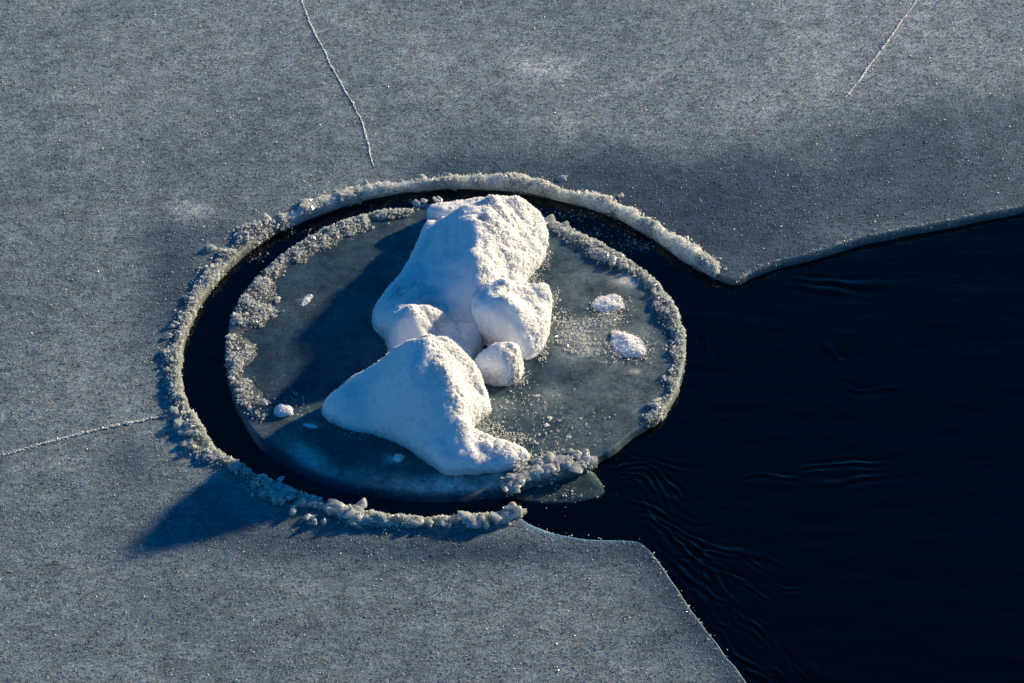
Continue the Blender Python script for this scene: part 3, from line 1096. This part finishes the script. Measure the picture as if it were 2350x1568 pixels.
S5_FOOT = [(978, 500), (1000, 492), (1060, 482), (1150, 477), (1200, 482), (1195, 510), (1060, 528), (985, 517)]
snow_heap('snow_ledge', 'low narrow snow ledge behind the tall mound at the floe rim', 'snow ledge', S5_FOOT, lambda x, y: np.full(x.shape, .085), .04, 3500, seed=2.0, lump=.6)

S2_FOOT = [(1120, 712), (1180, 700), (1225, 700), (1256, 690), (1264, 704), (1262, 745), (1255, 785), (1240, 815), (1210, 830), (1160, 812),
           (1110, 795), (1085, 765), (1076, 740), (1090, 722)]
S2 = [(1100, 685, .17), (1130, 660, .20), (1170, 665, .18), (1200, 700, .16), (1180, 740, .155), (1230, 715, .11), (1245, 750, .07), (1235, 790, .035),
      (1215, 805, .03), (1160, 775, .08), (1110, 750, .13), (1100, 720, .165), (1140, 720, .185)]
snow_heap('snow_mound', 'rounded white snow lump in the middle, right of the mound', 'snow mound', S2_FOOT, rbf(S2), .06, 9000, seed=3.0, bulge=.018)

S3_FOOT = [(1142, 888), (1105, 878), (1083, 858), (1084, 840), (1110, 830), (1150, 828), (1185, 832), (1202, 845), (1195, 872), (1170, 886)]
S3 = [(1140, 800, .145), (1120, 830, .13), (1165, 815, .14), (1150, 850, .10), (1180, 845, .09), (1100, 845, .08)]
snow_heap('snow_lump', 'round snow ball in front of the middle lump, beside bare ice', 'snow lump', S3_FOOT, rbf(S3), .085, 5000, seed=4.0, bulge=.016)

S4_FOOT = [(735, 935), (745, 965), (800, 988), (860, 998), (920, 1022), (960, 1048), (1005, 1080), (1022, 1092), (1100, 1088), (1180, 1078),
           (1222, 1055), (1200, 1030), (1150, 1022), (1090, 1018), (1076, 1000), (1095, 970), (1130, 948), (1120, 920), (1090, 895),
           (1000, 885), (900, 890), (800, 905)]
S4 = [(755, 912, .07), (830, 872, .15), (900, 833, .25), (960, 800, .36), (1000, 800, .36), (1050, 822, .27), (1095, 856, .16), (1115, 890, .09),
      (800, 930, .09), (880, 920, .16), (950, 900, .25), (1000, 880, .27), (850, 970, .045), (930, 980, .10), (1000, 960, .17), (1060, 900, .21),
      (1095, 920, .09), (1020, 1010, .11), (1050, 1040, .08), (1100, 1035, .065), (1170, 1040, .055), (1000, 1050, .06), (1100, 1068, .04), (1200, 1050, .04)]
snow_heap('snow_mound', 'front snow mound with a peak and a low tail towards the near rim', 'snow mound', S4_FOOT, rbf(S4), .065, 24000, seed=5.0)


def small_heap(X, Y, rx, ry, h, label, name='snow_lump', cat='snow lump', n=900, seed=0.0, group=None, rot=0.0, soft=None, step=.0045, lump=.5):
    t = np.linspace(0, 2 * np.pi, 18, endpoint=False)
    r = 1 + .45 * np.array([perlin(math.cos(q) * 1.3 + seed * 3, math.sin(q) * 1.3, seed) for q in t])
    ex, ey = rx * np.cos(t) * r, ry * np.sin(t) * r
    foot = np.column_stack([X + ex * math.cos(rot) - ey * math.sin(rot), Y + ex * math.sin(rot) + ey * math.cos(rot)])
    snow_heap(name, label, cat, foot, lambda x, y: np.full(x.shape, h), soft or min(rx / 500, ry / 321) * 1.1, n, group, .004, seed, lump, step, .0038, z0=-.004, h_min=.005)


small_heap(1397, 697, 38, 21, .020, 'small oval snow lump on bare ice, near the right rim', n=1100, seed=11)
small_heap(1440, 792, 48, 27, .020, 'wide snow lump on bare ice below the small oval one', n=1500, seed=12, rot=.45)
small_heap(650, 945, 22, 15, .026, 'single snow lump on the left rim of the floe', n=500, seed=13)
small_heap(702, 690, 21, 9, .007, 'thin snow scrap lying in shade on the left ice', name='snow_scrap', cat='snow scrap', n=200, seed=14, rot=-.6)
small_heap(915, 1052, 13, 11, .02, 'small snow bit under the front mound, in its shade', name='snow_scrap', cat='snow scrap', n=160, seed=17)
small_heap(712, 978, 20, 6, .012, 'narrow snow scrap left of the front mound tip', name='snow_scrap', cat='snow scrap', n=120, seed=18, rot=.2)

PEL = [(1180, 905), (1222, 942), (1232, 908), (1262, 902), (1236, 968), (1262, 960), (1305, 1003), (1254, 976), (1457, 853)]
for i, (X, Y) in enumerate(PEL):
    small_heap(X, Y, 6 + (i * 7) % 5, 4 + (i * 5) % 3, .005, 'tiny snow pellet on the bare ice right of the front mound', name='snow_pellet',
               cat='snow pellet', n=30, seed=20 + i, group='snow pellets scattered over the floe', step=.0035, lump=.2)


# ------------------------------------------------------------------ loose crystals lying on the floe, thin plates in the water
def loose(name, label, spots, n, size, m, z=0.003):
    P = []
    tot = sum(s[4] for s in spots)
    for X, Y, rx, ry, w in spots:
        k = int(n * w / tot)
        r = RNG.normal(size=(k, 2)) * .6
        P += [at(X + a * rx, Y + b * ry) for a, b in r]
    P = np.array(P)
    P[:, 2] = z
    V, F = crystals(P, logsize(len(P), size, .4))
    return tag(link_mesh(name, V, F, m), label, kind='stuff')


loose('snow_crumbs', 'loose bright snow crumbs at the foot of the mounds',
      [(1110, 985, 45, 30, 5), (1160, 1010, 60, 14, 4), (1250, 1050, 60, 14, 2), (1265, 690, 16, 18, 1.5), (1215, 635, 22, 16, 2),
       (1250, 590, 14, 30, 1.5), (1320, 745, 50, 10, 2), (1390, 735, 30, 18, 2), (1330, 790, 40, 24, 2.5), (1440, 805, 50, 22, 1.5),
       (1190, 870, 20, 16, 1.5), (1245, 800, 10, 25, 1.5), (1280, 730, 30, 16, 1), (890, 785, 10, 22, .6), (860, 1000, 60, 8, .6),
       (1200, 930, 70, 40, 1), (1300, 980, 90, 40, 1), (660, 930, 50, 30, .7), (1230, 1075, 50, 10, 1), (1310, 778, 26, 16, 7), (1395, 735, 22, 16, 4), (1397, 706, 36, 18, 3), (1440, 802, 50, 24, 4)], 6800, .0052, M_GRAIN)


def thin_plate(name, label, cat, pts, z_a, z_b, m, axis, thick=.004, frost=.4, parent=None):
    """a thin uneven plate of ice, tilted from z_a at its first end to z_b along the axis"""
    poly, _ = resample(np.vstack([chaikin(ats(pts, WZ), 2), chaikin(ats(pts, WZ), 2)[:1]]), .012)
    poly = poly[:-1]
    poly = poly + .009 * np.stack([perlin(poly[:, 0] * 30, poly[:, 1] * 30, 1.2), perlin(poly[:, 0] * 30, poly[:, 1] * 30, 7.7)], 1)
    ax = np.array(axis)
    tt = poly @ ax
    zf = lambda q: z_a + (z_b - z_a) * (q @ ax - tt.min()) / (tt.max() - tt.min()) + .0022 * fbm(q[:, 0] * 14, q[:, 1] * 14, 2.0, 3)
    c = poly.mean(0)
    n, rows = len(poly), []
    for u in np.linspace(1, .05, 12):
        q = c + (poly - c) * u
        rows.append(np.column_stack([q, zf(q) - .007 * sstep(.82, 1.0, u)]))
    q = c + (poly - c) * .97
    rows = [np.column_stack([q * 0 + c, zf(q) * 0 + zf(c[None])[0] - thick]), np.column_stack([q, zf(q) - .007 - thick])] + rows
    V = np.vstack(rows)
    j = np.arange(n)
    k = (j + 1) % n
    F = np.vstack([np.column_stack([r * n + j, r * n + k, (r + 1) * n + k, (r + 1) * n + j]) for r in range(len(rows) - 1)])
    o = link_mesh(name, V, F, m, parent, smooth=True)
    attr(o, 'frost', np.clip(frost + .2 * fbm(V[:, 0] * 9, V[:, 1] * 9, 3.0, 3), 0, 1))
    return tag(o, label, cat)


thin_plate('thin_ice_plate', 'thin clear triangular ice plate just under water at the near rim', 'ice plate',
           [(1150, 1132), (1230, 1095), (1310, 1075), (1360, 1080), (1385, 1112), (1402, 1134), (1352, 1152), (1290, 1160), (1220, 1158), (1170, 1146)],
           -.032, -.0375, M_FLOE, (0, -1), frost=.30)
loose('plate_frost', 'tiny bright crystals on the thin plate at the near rim', [(1290, 1122, 70, 22, 1)], 70, .0045, M_GRAIN, z=-.032)
thin_plate('thin_ice_plate', 'faint sunken ice plate in the channel at the right rear', 'ice plate',
           [(1440, 560), (1470, 545), (1520, 560), (1535, 575), (1500, 584), (1455, 578)], -.045, -.055, M_FLOE, (0, -1), frost=.3)
loose('slush', 'faint slush drifting in the rear channel', [(1300, 480, 60, 10, 3), (1380, 515, 50, 16, 3), (1450, 545, 40, 14, 3), (1480, 550, 20, 8, 2),
                                                         (1000, 445, 60, 4, 1), (700, 515, 60, 8, 1), (590, 575, 30, 10, 1)], 500, .006, M_FROST, z=WZ)


# ------------------------------------------------------------------ frost crystals all over the ice sheet, frozen cracks
def build_frost():
    n = 230000
    x, y = RNG.uniform(-2.75, 2.75, n * 2), RNG.uniform(-2.6, 3.3, n * 2)
    X, Y = sight(x, y, 0.0)
    f = frost_shade_of(x, y)
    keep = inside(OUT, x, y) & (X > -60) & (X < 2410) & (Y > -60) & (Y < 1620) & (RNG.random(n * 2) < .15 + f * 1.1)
    x, y, f = x[keep][:n], y[keep][:n], f[keep][:n]
    P = np.column_stack([x, y, RNG.uniform(0, .002, len(x))])
    P[:, 2] += .006 * fbm(x * 1.6, y * 1.6, 1.0, 2)
    V, F = crystals(P, logsize(len(P), .0031, .4, .4, 2.4), 'tet', (.6, 1.3))
    tag(link_mesh('frost', V, F, M_FROST), 'fine frost crystals sparkling over the lake ice', kind='stuff')


build_frost()


def crack(label, pts, w, h, n, size):
    P, s = resample(chaikin(ats(pts), 2, False), .012)
    P = P + .012 * np.stack([perlin(s * 9, 1.5), perlin(s * 9, 7.5)], 1)
    V, F = ridge_mesh(P, [w * .6, w, w, w * .8], [h * .5, h, h, h], 1, base=-.01, seed=len(pts) * 1.7, face=False, steep=.4)
    V[:, 2] += .006 * fbm(V[:, 0] * 1.6, V[:, 1] * 1.6, 1.0, 2) + .001
    root = link_mesh('frozen_crack', V, F, M_SNOW, smooth=True)
    tag(root, label, 'crack')
    q, nn = sample(V, F, n)
    q[:, :2] += RNG.normal(size=(n, 2)) * w * .35
    q[:, 2] = .006 * fbm(q[:, 0] * 1.6, q[:, 1] * 1.6, 1.0, 2) + RNG.uniform(.001, .004, n)
    cv, cf = crystals(q, logsize(n, size, .4))
    tag(link_mesh('crack_frost', cv, cf, M_SNOWG, root), kind='stuff')


crack('thin frozen crack from the top edge down to the far ridge', [(690, -20), (712, 50), (745, 110), (785, 190), (825, 250), (845, 320), (862, 382)], .004, .002, 420, .0036)
crack('white frozen crack running left from the channel', [(-40, 1052), (0, 1045), (130, 1010), (260, 975), (385, 952)], .008, .0035, 1000, .0042)
crack('faint frozen crack in the upper right of the ice', [(2120, -15), (2060, 70), (2000, 150), (1945, 225)], .006, .004, 300, .004)


# bright crystals along the sheet's lips beside the open water
def lip(pts, n, w, size):
    P, s = resample(chaikin(np.array([open_pt(*p) for p in pts]), 2, False), .01)
    i = RNG.integers(0, len(P), n)
    i = np.clip(i + (perlin(i * .13, 4.2) * 14).astype(int), 0, len(P) - 1)
    q = P[i] + RNG.normal(size=(n, 2)) * w
    z = np.where(inside(OUT, q[:, 0], q[:, 1]), .002, -.012)
    return crystals(np.column_stack([q, z]), logsize(n, size, .5))


va, fa = lip(UPPER + [(1690, 655)], 900, .006, .003)
vb, fb = lip([(1210, 1204), (1320, 1236), (1460, 1243)] + LOWER, 130, .016, .0042)
tag(link_mesh('edge_frost', np.vstack([va, vb]), np.vstack([fa, fb + len(va)]), M_GRAIN), 'bright frost crystals along the lake ice edge', kind='stuff')
